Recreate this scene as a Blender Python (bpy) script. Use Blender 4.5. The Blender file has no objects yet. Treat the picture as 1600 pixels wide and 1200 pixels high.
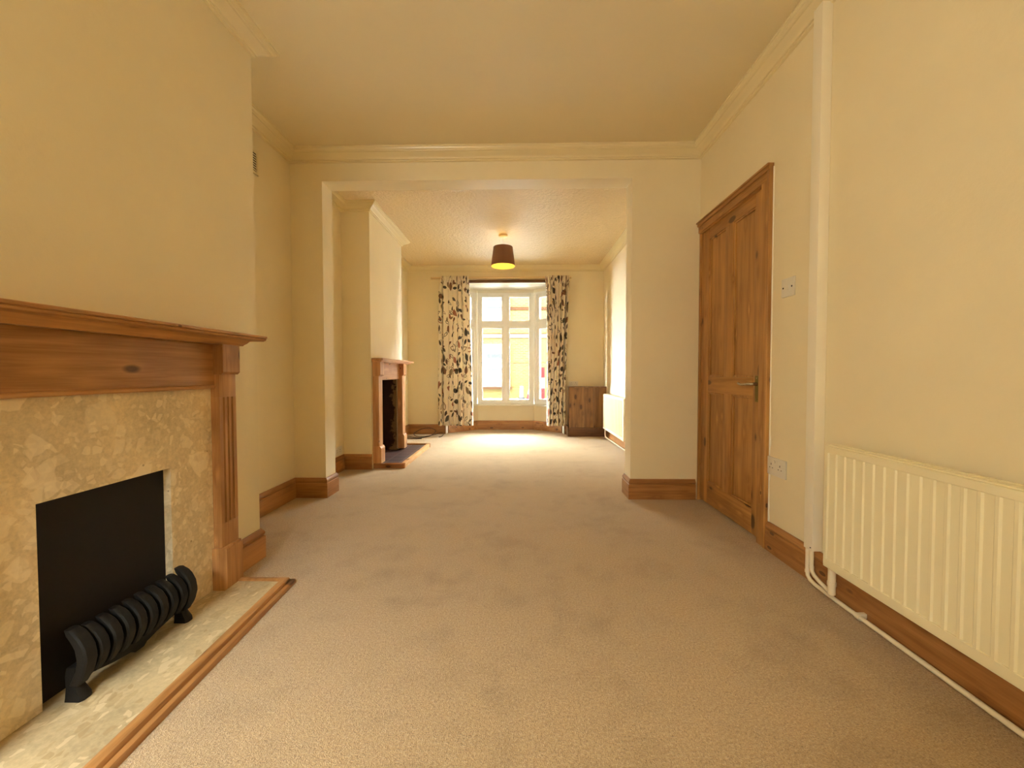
import bpy, bmesh, math, random
from mathutils import Vector, Matrix
R = math.radians
scene = bpy.context.scene
COL = scene.collection
random.seed(7)

# ------------------------------------------------------------------ dimensions
H = 2.61                      # ceiling
XR, XL = 1.344, -1.726        # back room side walls
XRF, XLF = 1.31, -1.745       # front room side walls
YC, YB = 2.95, 3.106          # dividing wall, two faces
XOL, XOR, HS = -1.484, 0.84, 2.396   # opening in it
YE = 6.10                     # end wall with the bay
YREAR = -1.3
BRX, BRY0, BRY1 = -1.336, 0.48, 1.965   # near chimney breast
FBX, FBY0, FBY1 = -1.465, 3.83, 4.87    # far chimney breast

# ------------------------------------------------------------------ mesh builder
class MB:
    def __init__(self):
        self.bm = bmesh.new(); self.mi = 0; self.M = Matrix.Identity(4)
    def _add(self, tb):
        tb.transform(self.M)
        for f in tb.faces: f.material_index = self.mi
        me = bpy.data.meshes.new('t'); tb.to_mesh(me); tb.free()
        n0 = len(self.bm.faces)
        self.bm.from_mesh(me); bpy.data.meshes.remove(me)
        return self
    def box(self, x0, x1, y0, y1, z0, z1, bev=0.0, seg=2):
        tb = bmesh.new()
        bmesh.ops.create_cube(tb, size=1)
        for v in tb.verts:
            v.co = Vector(((x0+x1)/2+v.co.x*abs(x1-x0), (y0+y1)/2+v.co.y*abs(y1-y0), (z0+z1)/2+v.co.z*abs(z1-z0)))
        if bev > 0:
            bmesh.ops.bevel(tb, geom=list(tb.edges), offset=bev, segments=seg, profile=0.6, affect='EDGES')
        return self._add(tb)
    def prism(self, pts, axis, a, b, bev=0.0):
        """extrude a closed outline; axis 'x': pts=(y,z); 'y': pts=(x,z); 'z': pts=(x,y)"""
        tb = bmesh.new()
        def P(p, t):
            return {'x': (t, p[0], p[1]), 'y': (p[0], t, p[1]), 'z': (p[0], p[1], t)}[axis]
        A = [tb.verts.new(P(p, a)) for p in pts]; B = [tb.verts.new(P(p, b)) for p in pts]
        tb.faces.new(A); tb.faces.new(B[::-1])
        n = len(pts)
        for i in range(n):
            tb.faces.new((A[i], B[i], B[(i+1) % n], A[(i+1) % n]))
        bmesh.ops.recalc_face_normals(tb, faces=tb.faces)
        if bev > 0:
            bmesh.ops.bevel(tb, geom=list(tb.edges), offset=bev, segments=2, profile=0.6, affect='EDGES')
        return self._add(tb)
    def sweep(self, path, prof, side=1, closed=False):
        """sweep a closed profile (out, z) along a plan path with mitres; side=1: out = right of travel"""
        tb = bmesh.new(); n = len(path); rings = []
        P = [Vector((p[0], p[1])) for p in path]
        for i in range(n):
            d0 = (P[i]-P[i-1]).normalized() if (i > 0 or closed) else None
            d1 = (P[(i+1) % n]-P[i]).normalized() if (i < n-1 or closed) else None
            if d0 is None: d0 = d1
            if d1 is None: d1 = d0
            n0 = Vector((d0.y, -d0.x))*side; n1 = Vector((d1.y, -d1.x))*side
            m = (n0+n1)
            m = m/ max(1e-6, (1+n0.dot(n1)))
            rings.append([tb.verts.new((P[i].x+m.x*o, P[i].y+m.y*o, z)) for o, z in prof])
        k = len(prof)
        for i in range(n if closed else n-1):
            a, b = rings[i], rings[(i+1) % n]
            for j in range(k):
                tb.faces.new((a[j], a[(j+1) % k], b[(j+1) % k], b[j]))
        if not closed:
            tb.faces.new(rings[0]); tb.faces.new(rings[-1][::-1])
        bmesh.ops.recalc_face_normals(tb, faces=tb.faces)
        return self._add(tb)
    def lathe(self, c, prof, seg=40, cap=True):
        """revolve (r, z) about the vertical through c"""
        tb = bmesh.new(); rings = []
        for r, z in prof:
            rings.append([tb.verts.new((c[0]+r*math.cos(2*math.pi*i/seg), c[1]+r*math.sin(2*math.pi*i/seg), c[2]+z)) for i in range(seg)])
        for a, b in zip(rings, rings[1:]):
            for i in range(seg):
                tb.faces.new((a[i], a[(i+1) % seg], b[(i+1) % seg], b[i]))
        if cap:
            if prof[0][0] > 1e-5: tb.faces.new(rings[0][::-1])
            if prof[-1][0] > 1e-5: tb.faces.new(rings[-1])
        bmesh.ops.remove_doubles(tb, verts=tb.verts, dist=1e-6)
        bmesh.ops.recalc_face_normals(tb, faces=tb.faces)
        return self._add(tb)
    def tube(self, pts, r, seg=12, smooth=0):
        P = [Vector(p) for p in pts]
        if smooth:
            Q = []
            for i in range(len(P)-1):
                p0, p1, p2, p3 = P[max(0, i-1)], P[i], P[i+1], P[min(len(P)-1, i+2)]
                for s in range(smooth):
                    t = s/smooth
                    Q.append(0.5*((2*p1)+(p2-p0)*t+(2*p0-5*p1+4*p2-p3)*t*t+(3*p1-p0-3*p2+p3)*t**3))
            P = Q+[P[-1]]
        tb = bmesh.new(); rings = []; up = None
        for i, p in enumerate(P):
            d = (P[min(i+1, len(P)-1)]-P[max(i-1, 0)]).normalized()
            if up is None:
                up = Vector((0, 0, 1)) if abs(d.z) < .9 else Vector((1, 0, 0))
            a = d.cross(up).normalized(); up = a.cross(d).normalized()
            rr = r[i] if isinstance(r, (list, tuple)) else r
            rings.append([tb.verts.new(p+a*rr*math.cos(2*math.pi*j/seg)+up*rr*math.sin(2*math.pi*j/seg)) for j in range(seg)])
        for a, b in zip(rings, rings[1:]):
            for j in range(seg):
                tb.faces.new((a[j], a[(j+1) % seg], b[(j+1) % seg], b[j]))
        tb.faces.new(rings[0][::-1]); tb.faces.new(rings[-1])
        bmesh.ops.recalc_face_normals(tb, faces=tb.faces)
        return self._add(tb)
    def strip(self, sections):
        """loft closed sections (lists of 3d points, equal length)"""
        tb = bmesh.new(); rings = [[tb.verts.new(p) for p in s] for s in sections]
        k = len(rings[0])
        for a, b in zip(rings, rings[1:]):
            for j in range(k):
                tb.faces.new((a[j], a[(j+1) % k], b[(j+1) % k], b[j]))
        tb.faces.new(rings[0][::-1]); tb.faces.new(rings[-1])
        bmesh.ops.recalc_face_normals(tb, faces=tb.faces)
        return self._add(tb)

def obj(name, mb, mats, parent=None, base=None, smooth=None):
    me = bpy.data.meshes.new(name)
    mb.bm.to_mesh(me); mb.bm.free()
    if not isinstance(mats, (list, tuple)): mats = [mats]
    for m in mats: me.materials.append(m)
    o = bpy.data.objects.new(name, me); COL.objects.link(o)
    if parent is not None:
        o.parent = parent
        r = parent
        off = Vector((0, 0, 0))
        while r is not None:
            off += r.location; r = r.parent
        me.transform(Matrix.Translation(-off))
    elif base is not None:
        me.transform(Matrix.Translation(-Vector(base))); o.location = base
    if smooth is not None:
        for p in me.polygons: p.use_smooth = True
        me.set_sharp_from_angle(angle=R(smooth))
    return o

def tag(o, label, cat, group=None):
    o['label'] = label; o['category'] = cat
    if group: o['group'] = group
    return o

def thing(name, loc, label, cat, group=None):
    o = bpy.data.objects.new(name, None); COL.objects.link(o)
    o.location = loc; o.empty_display_size = .1
    return tag(o, label, cat, group)

def struct(name, mb, mats, smooth=None, base=None):
    o = obj(name, mb, mats, base=base, smooth=smooth); o['kind'] = 'structure'
    return o

# ------------------------------------------------------------------ materials
def nt(name):
    m = bpy.data.materials.new(name); m.use_nodes = True
    t = m.node_tree; t.nodes.clear()
    out = t.nodes.new('ShaderNodeOutputMaterial')
    b = t.nodes.new('ShaderNodeBsdfPrincipled')
    t.links.new(b.outputs[0], out.inputs[0])
    return m, t, b, out
def N(t, kind, **kw):
    n = t.nodes.new(kind)
    for k, v in kw.items():
        if k in ('operation', 'blend_type', 'data_type', 'feature', 'distance', 'noise_dimensions', 'voronoi_dimensions', 'wave_type', 'bands_direction', 'interpolation', 'vector_type', 'rotation_type', 'clamp', 'use_clamp', 'offset', 'offset_frequency', 'squash'):
            setattr(n, k, v)
        else:
            n.inputs[k].default_value = v
    return n
def L(t, a, b): t.links.new(a, b)
def lin(c):
    """sRGB 0-255 -> linear rgba"""
    f = lambda v: v/12.92 if v <= .04045 else ((v+.055)/1.055)**2.4
    return tuple(f(x/255) for x in c)+(1,)
def math_(t, op, a, b=None, c=None, clamp=False):
    n = t.nodes.new('ShaderNodeMath'); n.operation = op; n.use_clamp = clamp
    for i, v in enumerate((a, b, c)):
        if v is None: continue
        if isinstance(v, (int, float)): n.inputs[i].default_value = v
        else: L(t, v, n.inputs[i])
    return n.outputs[0]
def mix(t, fac, a, b, blend='MIX'):
    n = t.nodes.new('ShaderNodeMix'); n.data_type = 'RGBA'; n.blend_type = blend
    for i, v in ((0, fac), (6, a), (7, b)):
        if isinstance(v, (int, float)): n.inputs[i].default_value = v
        elif isinstance(v, tuple): n.inputs[i].default_value = v
        else: L(t, v, n.inputs[i])
    return n.outputs[2]
def ramp(t, fac, stops, interp='LINEAR'):
    n = t.nodes.new('ShaderNodeValToRGB'); n.color_ramp.interpolation = interp
    e = n.color_ramp.elements
    while len(e) > 1: e.remove(e[-1])
    e[0].position = stops[0][0]; e[0].color = stops[0][1]
    for p, c in stops[1:]:
        k = e.new(p); k.color = c
    L(t, fac, n.inputs[0]); return n.outputs[0]
def coord(t, kind='Object'):
    return t.nodes.new('ShaderNodeTexCoord').outputs[kind]
def geo_pos(t):
    return t.nodes.new('ShaderNodeNewGeometry').outputs['Position']
def bump(t, b, height, strength=.3, dist=.01):
    n = t.nodes.new('ShaderNodeBump'); n.inputs['Strength'].default_value = strength
    n.inputs['Distance'].default_value = dist
    L(t, height, n.inputs['Height']); L(t, n.outputs[0], b.inputs['Normal'])
def plain(name, c, rough=.5, spec=.5, metal=0.0, noise=0.0, nscale=30):
    m, t, b, o = nt(name)
    b.inputs['Roughness'].default_value = rough
    b.inputs['Specular IOR Level'].default_value = spec
    b.inputs['Metallic'].default_value = metal
    if noise:
        nz = N(t, 'ShaderNodeTexNoise', Scale=nscale, Detail=4.0)
        L(t, geo_pos(t), nz.inputs['Vector'])
        d = tuple(x*(1-noise) for x in c[:3])+(1,)
        L(t, mix(t, nz.outputs[0], d, c), b.inputs['Base Color'])
        bump(t, b, nz.outputs[0], .08, .004)
    else:
        b.inputs['Base Color'].default_value = c
    return m

def paint(name, c, rough=.5, spec=.4, bstr=.12, bscale=55, mott=.05):
    """emulsion on old plaster: faint mottling, rolled texture, slight waviness"""
    m, t, b, o = nt(name); p = geo_pos(t)
    n1 = N(t, 'ShaderNodeTexNoise', Scale=1.7, Detail=5.0, Roughness=.6); L(t, p, n1.inputs['Vector'])
    n2 = N(t, 'ShaderNodeTexNoise', Scale=float(bscale), Detail=4.0, Roughness=.65); L(t, p, n2.inputs['Vector'])
    n3 = N(t, 'ShaderNodeTexNoise', Scale=5.0, Detail=3.0); L(t, p, n3.inputs['Vector'])
    d = tuple(x*(1-mott*2) for x in c[:3])+(1,); l = tuple(min(1, x*(1+mott)) for x in c[:3])+(1,)
    L(t, mix(t, n1.outputs[0], d, l), b.inputs['Base Color'])
    b.inputs['Roughness'].default_value = rough; b.inputs['Specular IOR Level'].default_value = spec
    h = math_(t, 'MULTIPLY_ADD', n3.outputs[0], 1.6, n2.outputs[0])
    bump(t, b, h, bstr, .006)
    return m

def artex(name, c):
    """combed / stippled ceiling with a silk finish"""
    m, t, b, o = nt(name); p = geo_pos(t)
    mp = N(t, 'ShaderNodeMapping'); mp.inputs['Scale'].default_value = (1, 1.0, 1); L(t, p, mp.inputs['Vector'])
    v = N(t, 'ShaderNodeTexVoronoi', Scale=38.0, feature='SMOOTH_F1'); L(t, mp.outputs[0], v.inputs['Vector'])
    n2 = N(t, 'ShaderNodeTexNoise', Scale=34.0, Detail=6.0, Roughness=.7, Distortion=1.2); L(t, mp.outputs[0], n2.inputs['Vector'])
    n1 = N(t, 'ShaderNodeTexNoise', Scale=9.0, Detail=3.0, Distortion=2.0); L(t, mp.outputs[0], n1.inputs['Vector'])
    b.inputs['Base Color'].default_value = c
    b.inputs['Roughness'].default_value = .24; b.inputs['Specular IOR Level'].default_value = .7
    h = math_(t, 'ADD', math_(t, 'MULTIPLY', v.outputs['Distance'], .5), math_(t, 'MULTIPLY_ADD', n1.outputs[0], .6, n2.outputs[0]))
    bump(t, b, h, .55, .02)
    return m

def carpet(name):
    m, t, b, o = nt(name); p = geo_pos(t)
    f = N(t, 'ShaderNodeTexNoise', Scale=300.0, Detail=2.0, Roughness=.75); L(t, p, f.inputs['Vector'])
    f2 = N(t, 'ShaderNodeTexNoise', Scale=130.0, Detail=2.0, Roughness=.6); L(t, p, f2.inputs['Vector'])
    g = N(t, 'ShaderNodeTexNoise', Scale=2.6, Detail=5.0, Roughness=.65); L(t, p, g.inputs['Vector'])
    g2 = N(t, 'ShaderNodeTexNoise', Scale=9.0, Detail=4.0); L(t, p, g2.inputs['Vector'])
    fib = math_(t, 'ADD', math_(t, 'MULTIPLY', f.outputs[0], .62), math_(t, 'MULTIPLY', f2.outputs[0], .38))
    c1 = ramp(t, fib, [(.30, lin((106, 80, 48))), (.45, lin((172, 142, 98))), (.55, lin((188, 160, 116))), (.7, lin((220, 198, 158)))])
    w = math_(t, 'ADD', math_(t, 'MULTIPLY', g.outputs[0], .65), math_(t, 'MULTIPLY', g2.outputs[0], .35))
    wear = ramp(t, w, [(.32, (.80, .775, .73, 1)), (.5, (1, 1, 1, 1)), (.7, (1.05, 1.03, 1.0, 1))])
    L(t, mix(t, 1.0, c1, wear, 'MULTIPLY'), b.inputs['Base Color'])
    sp = N(t, 'ShaderNodeTexVoronoi', Scale=4.2); L(t, p, sp.inputs['Vector'])   # a few crumbs
    b.inputs['Roughness'].default_value = .95; b.inputs['Specular IOR Level'].default_value = .1
    b.inputs['Sheen Weight'].default_value = .35; b.inputs['Sheen Roughness'].default_value = .45
    bump(t, b, fib, .75, .012)
    return m

def wood(name, axis, light, dark, knot=(60, 28, 10), rough=.42, knots=True, rings=1.0):
    m, t, b, o = nt(name)
    info = t.nodes.new('ShaderNodeObjectInfo')
    p = coord(t, 'Object')
    add = N(t, 'ShaderNodeVectorMath', operation='ADD')
    L(t, p, add.inputs[0])
    sc = N(t, 'ShaderNodeVectorMath', operation='SCALE'); sc.inputs[0].default_value = (7.3, 11.1, 5.7)
    L(t, info.outputs['Random'], sc.inputs['Scale']); L(t, sc.outputs[0], add.inputs[1])
    def mp(across, along):
        s = [across]*3; s['xyz'.index(axis)] = along
        q = N(t, 'ShaderNodeMapping'); q.inputs['Scale'].default_value = s
        L(t, add.outputs[0], q.inputs['Vector']); return q.outputs[0]
    # knots
    vo = N(t, 'ShaderNodeTexVoronoi', Scale=1.0, Randomness=1.0); L(t, mp(12.0, 5.6), vo.inputs['Vector'])
    kd = vo.outputs['Distance']
    rnd = N(t, 'ShaderNodeSeparateColor'); L(t, vo.outputs['Color'], rnd.inputs[0])
    kr = math_(t, 'MULTIPLY', math_(t, 'MULTIPLY', rnd.outputs[0], rnd.outputs[0]), .27)
    km = math_(t, 'SUBTRACT', 1.0, math_(t, 'DIVIDE', kd, math_(t, 'ADD', kr, .012)), clamp=True) if knots else None
    sw = math_(t, 'MULTIPLY', math_(t, 'POWER', 2.718, math_(t, 'MULTIPLY', kd, -6.0)), 1.6)
    n1 = N(t, 'ShaderNodeTexNoise', Scale=1.0, Detail=5.0, Roughness=.6, Distortion=.4); L(t, mp(16*rings, .9), n1.inputs['Vector'])
    n2 = N(t, 'ShaderNodeTexNoise', Scale=1.0, Detail=3.0, Roughness=.7); L(t, mp(130, 4.0), n2.inputs['Vector'])
    g = math_(t, 'ADD', n1.outputs[0], math_(t, 'MULTIPLY', sw, .25))
    band = math_(t, 'PINGPONG', math_(t, 'MULTIPLY', g, 3.2), 1.0)
    f = math_(t, 'ADD', math_(t, 'MULTIPLY', band, .55), math_(t, 'MULTIPLY', n2.outputs[0], .45))
    c = ramp(t, f, [(.2, lin(dark)), (.75, lin(light))])
    if knots:
        c = mix(t, math_(t, 'MULTIPLY', math_(t, 'MULTIPLY', km, 3.2, clamp=True), .85), c, lin(knot))
    L(t, c, b.inputs['Base Color'])
    b.inputs['Roughness'].default_value = rough; b.inputs['Specular IOR Level'].default_value = .45
    bump(t, b, n2.outputs[0], .06, .002)
    return m

def marble(name, base, chipl, chipd, grain, layers=((11.0, .45, .03, .72), (24.0, .55, .04, .6), (48.0, .72, .06, .7)), stretch=(1, 1, 1), darkfrac=.10):
    """reconstituted stone: pale pebble fragments in a tan matrix"""
    m, t, b, o = nt(name); p0 = geo_pos(t)
    nz = N(t, 'ShaderNodeTexNoise', Scale=9.0, Detail=3.0); L(t, p0, nz.inputs['Vector'])
    wob = N(t, 'ShaderNodeVectorMath', operation='SCALE'); wob.inputs['Scale'].default_value = .05; L(t, nz.outputs['Color'], wob.inputs[0])
    p = N(t, 'ShaderNodeVectorMath', operation='ADD'); L(t, p0, p.inputs[0]); L(t, wob.outputs[0], p.inputs[1])
    fine = N(t, 'ShaderNodeTexNoise', Scale=70.0, Detail=5.0, Roughness=.7); L(t, p0, fine.inputs['Vector'])
    big = N(t, 'ShaderNodeTexNoise', Scale=6.0, Detail=4.0); L(t, p0, big.inputs['Vector'])
    f0 = math_(t, 'ADD', math_(t, 'MULTIPLY', fine.outputs[0], .5), math_(t, 'MULTIPLY', big.outputs[0], .5))
    d = tuple(x*.80 for x in base)
    c = ramp(t, f0, [(.32, lin(d)), (.62, lin(base))])
    mp = N(t, 'ShaderNodeMapping'); mp.inputs['Scale'].default_value = stretch; L(t, p.outputs[0], mp.inputs['Vector'])
    for scl, thr, edge, amt in layers:
        a = N(t, 'ShaderNodeTexVoronoi', Scale=scl); L(t, mp.outputs[0], a.inputs['Vector'])
        e = N(t, 'ShaderNodeTexVoronoi', Scale=scl, feature='DISTANCE_TO_EDGE'); L(t, mp.outputs[0], e.inputs['Vector'])
        sp = N(t, 'ShaderNodeSeparateColor'); L(t, a.outputs['Color'], sp.inputs[0])
        inside = math_(t, 'MULTIPLY', math_(t, 'SUBTRACT', e.outputs['Distance'], math_(t, 'MULTIPLY_ADD', sp.outputs[1], .14, edge)), 30.0, clamp=True)
        pick = math_(t, 'GREATER_THAN', sp.outputs[0], thr)
        k = math_(t, 'MULTIPLY', math_(t, 'MULTIPLY', inside, pick), math_(t, 'MULTIPLY_ADD', sp.outputs[2], .6*amt, .25*amt))
        cc = mix(t, math_(t, 'GREATER_THAN', sp.outputs[2], darkfrac), lin(chipd), lin(chipl))
        c = mix(t, k, c, cc)
    sp2 = N(t, 'ShaderNodeTexVoronoi', Scale=11.0); L(t, p0, sp2.inputs['Vector'])
    dot = math_(t, 'LESS_THAN', sp2.outputs['Distance'], .045)
    c = mix(t, math_(t, 'MULTIPLY', dot, .55), c, lin(grain))
    L(t, c, b.inputs['Base Color'])
    b.inputs['Roughness'].default_value = .42; b.inputs['Specular IOR Level'].default_value = .4
    return m

def floral(name):
    """cream cotton with sprigs of dark, brown, grey and rust leaves; uv in metres"""
    m, t, b, o = nt(name); uv = coord(t, 'UV')
    c = None
    fn = N(t, 'ShaderNodeTexNoise', Scale=600.0, Detail=2.0); L(t, uv, fn.inputs['Vector'])
    c = mix(t, fn.outputs[0], lin((236, 224, 204)), lin((248, 240, 222)))
    layers = ((7.8, (.0, .0), .33, .155, ((20, 16, 18), (28, 22, 22), (74, 42, 24), (22, 20, 26), (60, 46, 36))),
              (8.8, (.37, .81), .30, .13, ((24, 18, 20), (96, 52, 34), (112, 92, 62), (26, 22, 28), (20, 16, 18))),
              (5.6, (.73, .29), .33, .18, ((150, 88, 66), (124, 104, 74), (112, 70, 46), (66, 58, 46), (40, 32, 32))))
    for scl, off, la, lb, cols in layers:
        mp = N(t, 'ShaderNodeMapping'); mp.inputs['Location'].default_value = (off[0], off[1], 0); mp.inputs['Scale'].default_value = (scl, scl*.8, 1)
        L(t, uv, mp.inputs['Vector'])
        v = N(t, 'ShaderNodeTexVoronoi', Scale=1.0, Randomness=.9, voronoi_dimensions='2D'); L(t, mp.outputs[0], v.inputs['Vector'])
        s = N(t, 'ShaderNodeSeparateColor'); L(t, v.outputs['Color'], s.inputs[0])
        df = N(t, 'ShaderNodeVectorMath', operation='SUBTRACT'); L(t, mp.outputs[0], df.inputs[0]); L(t, v.outputs['Position'], df.inputs[1])
        ro = N(t, 'ShaderNodeVectorRotate', rotation_type='Z_AXIS'); L(t, df.outputs[0], ro.inputs['Vector'])
        L(t, math_(t, 'MULTIPLY', s.outputs[0], 6.283), ro.inputs['Angle'])
        xy = N(t, 'ShaderNodeSeparateXYZ'); L(t, ro.outputs[0], xy.inputs[0])
        x = math_(t, 'DIVIDE', xy.outputs[0], la)
        # leaf: widest near the stalk, pointed at the tip
        wdt = math_(t, 'MULTIPLY', math_(t, 'SUBTRACT', 1.0, math_(t, 'MULTIPLY', x, x), clamp=True), math_(t, 'MULTIPLY_ADD', x, -.35, .95))
        y = math_(t, 'DIVIDE', math_(t, 'ABSOLUTE', xy.outputs[1]), lb)
        d = math_(t, 'SUBTRACT', wdt, y)
        leaf = math_(t, 'MULTIPLY', d, 9.0, clamp=True)
        pick = math_(t, 'GREATER_THAN', s.outputs[1], .14)
        hollow = math_(t, 'MULTIPLY', math_(t, 'MULTIPLY', math_(t, 'SUBTRACT', d, .38), 9.0, clamp=True), math_(t, 'GREATER_THAN', s.outputs[1], .72))
        mask = math_(t, 'MULTIPLY', math_(t, 'MULTIPLY', leaf, pick), math_(t, 'SUBTRACT', 1.0, hollow, clamp=True))
        col = ramp(t, s.outputs[2], [(i/len(cols), lin(k)) for i, k in enumerate(cols)], 'CONSTANT')
        c = mix(t, math_(t, 'MULTIPLY', mask, .93), c, col)
    L(t, c, b.inputs['Base Color'])
    b.inputs['Roughness'].default_value = .85; b.inputs['Specular IOR Level'].default_value = .15
    tr = t.nodes.new('ShaderNodeBsdfTranslucent'); L(t, c, tr.inputs[0])
    ms = t.nodes.new('ShaderNodeMixShader'); ms.inputs[0].default_value = .26
    L(t, b.outputs[0], ms.inputs[1]); L(t, tr.outputs[0], ms.inputs[2]); L(t, ms.outputs[0], o.inputs[0])
    return m

def glass_mat(name):
    m, t, b, o = nt(name); t.nodes.remove(b)
    tr = t.nodes.new('ShaderNodeBsdfTransparent'); tr.inputs[0].default_value = (.96, .98, .97, 1)
    gl = t.nodes.new('ShaderNodeBsdfGlossy'); gl.inputs['Roughness'].default_value = .02
    fr = t.nodes.new('ShaderNodeFresnel'); fr.inputs[0].default_value = 1.35
    ms = t.nodes.new('ShaderNodeMixShader')
    L(t, fr.outputs[0], ms.inputs[0]); L(t, tr.outputs[0], ms.inputs[1]); L(t, gl.outputs[0], ms.inputs[2]); L(t, ms.outputs[0], o.inputs[0])
    return m

def bricks(name, c1, c2, mortar, scale=1.0, horiz='x'):
    m, t, b, o = nt(name); p = geo_pos(t)
    sp = N(t, 'ShaderNodeSeparateXYZ'); L(t, p, sp.inputs[0])
    cb = N(t, 'ShaderNodeCombineXYZ')
    L(t, sp.outputs[0 if horiz == 'x' else 1], cb.inputs[0]); L(t, sp.outputs[2], cb.inputs[1])
    br = t.nodes.new('ShaderNodeTexBrick')
    L(t, cb.outputs[0], br.inputs['Vector'])
    br.inputs['Color1'].default_value = c1; br.inputs['Color2'].default_value = c2; br.inputs['Mortar'].default_value = mortar
    br.inputs['Scale'].default_value = scale
    br.inputs['Brick Width'].default_value = .225; br.inputs['Row Height'].default_value = .075; br.inputs['Mortar Size'].default_value = .008
    nz = N(t, 'ShaderNodeTexNoise', Scale=6.0, Detail=4.0); L(t, p, nz.inputs['Vector'])
    L(t, mix(t, math_(t, 'MULTIPLY', nz.outputs[0], .4), br.outputs[0], c2), b.inputs['Base Color'])
    b.inputs['Roughness'].default_value = .9; b.inputs['Specular IOR Level'].default_value = 0
    bump(t, b, br.outputs['Fac'], -.3, .01)
    return m

def emit(name, c, s):
    m, t, b, o = nt(name); t.nodes.remove(b)
    e = t.nodes.new('ShaderNodeEmission'); e.inputs[0].default_value = c; e.inputs[1].default_value = s
    L(t, e.outputs[0], o.inputs[0]); return m

WALLC = lin((235, 223, 191))
M_wall = paint('cream_wall_paint', WALLC, .48, .42)
M_ceil = paint('ceiling_paint', lin((229, 217, 184)), .55, .35, .08, 40, .03)
M_artex = artex('textured_ceiling_paint', lin((236, 216, 176)))
M_corn = paint('cornice_paint', lin((232, 219, 180)), .3, .5, .02)
M_sofwhite = paint('white_gloss_paint', lin((240, 236, 222)), .3, .5, .02)
M_carpet = carpet('beige_pile_carpet')
PL, PD = (194, 146, 88), (146, 100, 52)
M_pineX = wood('pine_grain_x', 'x', PL, PD); M_pineY = wood('pine_grain_y', 'y', PL, PD); M_pineZ = wood('pine_grain_z', 'z', PL, PD)
M_doorZ = wood('door_pine_grain_z', 'z', (192, 144, 82), (146, 100, 50)); M_doorY = wood('door_pine_grain_y', 'y', (192, 144, 82), (146, 100, 50))
M_skX = wood('skirting_pine_x', 'x', (184, 132, 76), (136, 90, 46)); M_skY = wood('skirting_pine_y', 'y', (184, 132, 76), (136, 90, 46))
M_mantY = wood('mantel_pine_y', 'y', (200, 150, 94), (150, 104, 58)); M_mantZ = wood('mantel_pine_z', 'z', (200, 150, 94), (150, 104, 58))
M_kerbX = wood('kerb_pine_x', 'x', (170, 116, 66), (126, 80, 40), rough=.25); M_kerbY_lit = wood('kerb_pine_y_lit', 'y', (226, 186, 140), (196, 150, 104), rough=.22)  # front kerb pine lightened: window light on it is in the colour
M_oakZ = wood('cupboard_wood_z', 'z', (150, 110, 66), (100, 66, 34)); M_oakX = wood('cupboard_wood_x', 'x', (124, 84, 48), (86, 54, 28))
M_slab = marble('stone_panel', (232, 211, 170), (246, 231, 200), (192, 162, 116), (124, 94, 58))
M_hearth = marble('stone_hearth', (200, 180, 140), (212, 194, 156), (160, 136, 96), (160, 134, 92), ((20.0, .72, .05, .9), (38.0, .66, .06, 1.0)), (1.3, .75, 1.3), .62)
M_black = plain('black_board', lin((27, 21, 17)), .7, .3, 0, .3, 40)
M_iron = plain('cast_iron', lin((19, 17, 14)), .62, .3, .0, .35, 160)
M_rad = plain('radiator_enamel', lin((234, 225, 190)), .36, .5)
M_pipe = plain('white_pipe_paint', lin((234, 222, 194)), .35, .5)
M_trunk = plain('trunking_plastic', lin((238, 231, 213)), .45, .4)
M_plast = plain('white_plastic', lin((222, 217, 205)), .35, .5)
M_hole = plain('dark_hole', lin((40, 30, 20)), .7, .2)
M_brass = plain('aged_brass', lin((128, 112, 62)), .35, .5, .8)
M_chrome = plain('worn_nickel', lin((190, 178, 156)), .25, .5, .9)
M_upvc = plain('white_upvc', lin((250, 250, 247)), .35, .5)
M_glass = glass_mat('window_glass')
M_batten = plain('brown_batten', lin((96, 62, 30)), .6, .3, 0, .2, 20)
M_track = plain('curtain_rail_cream', lin((226, 202, 156)), .4, .4)
M_floral = floral('leaf_print_cotton')
M_cable = plain('dark_cable', lin((44, 26, 18)), .5, .4)
M_brick = bricks('stock_brick', (0.0354, 0.0265, 0.0085, 1), (0.0286, 0.0177, 0.0054, 1), (0.0435, 0.0374, 0.0218, 1))
M_redbrick = plain('red_brick_band', (0.0163, 0.0082, 0.0044, 1), .9, 0.0, 0, .3, 12)
M_stucco = plain('white_stucco', (0.0476, 0.0476, 0.0469, 1), .8, 0.0)
M_blind = plain('grey_glass_dark', (0.0136, 0.0143, 0.0147, 1), .9, 0.0)
M_pave = plain('pale_paving', (.6, .6, .59, 1), .9, .2, 0, .15, 3)
M_red = plain('red_plastic', (0.0299, 0.0075, 0.0082, 1), .9, 0.0)
M_white = plain('reflective_white', (0.0612, 0.0612, 0.0612, 1), .9, 0.0)
M_grey = plain('grey_rubber', (0.0136, 0.0136, 0.0136, 1), .9, 0.0)

# ------------------------------------------------------------------ room shell
T = .12
m = MB(); m.box(-2.2, 1.9, YREAR-.3, 6.75, -.12, 0); struct('floor', m, M_carpet)
m = MB(); m.box(-2.0, 1.7, YREAR-.2, YC+.02, H, H+.1); struct('ceiling', m, M_ceil)
m = MB(); m.box(-2.0, 1.7, YB-.02, YE+.02, H, H+.1); struct('ceiling_front', m, M_artex)
# left walls
m = MB(); m.box(XL-T, XL, YREAR-.2, YC+.02, -.02, H+.02); struct('wall_left', m, M_wall)
m = MB(); m.box(XLF-T, XLF, YB-.02, YE+.15, -.02, H+.02); struct('wall_left_front', m, M_wall)
# near chimney breast
m = MB(); m.box(XL-.02, BRX, BRY0, BRY1, -.02, H+.02); struct('wall_chimney', m, M_wall)
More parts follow.
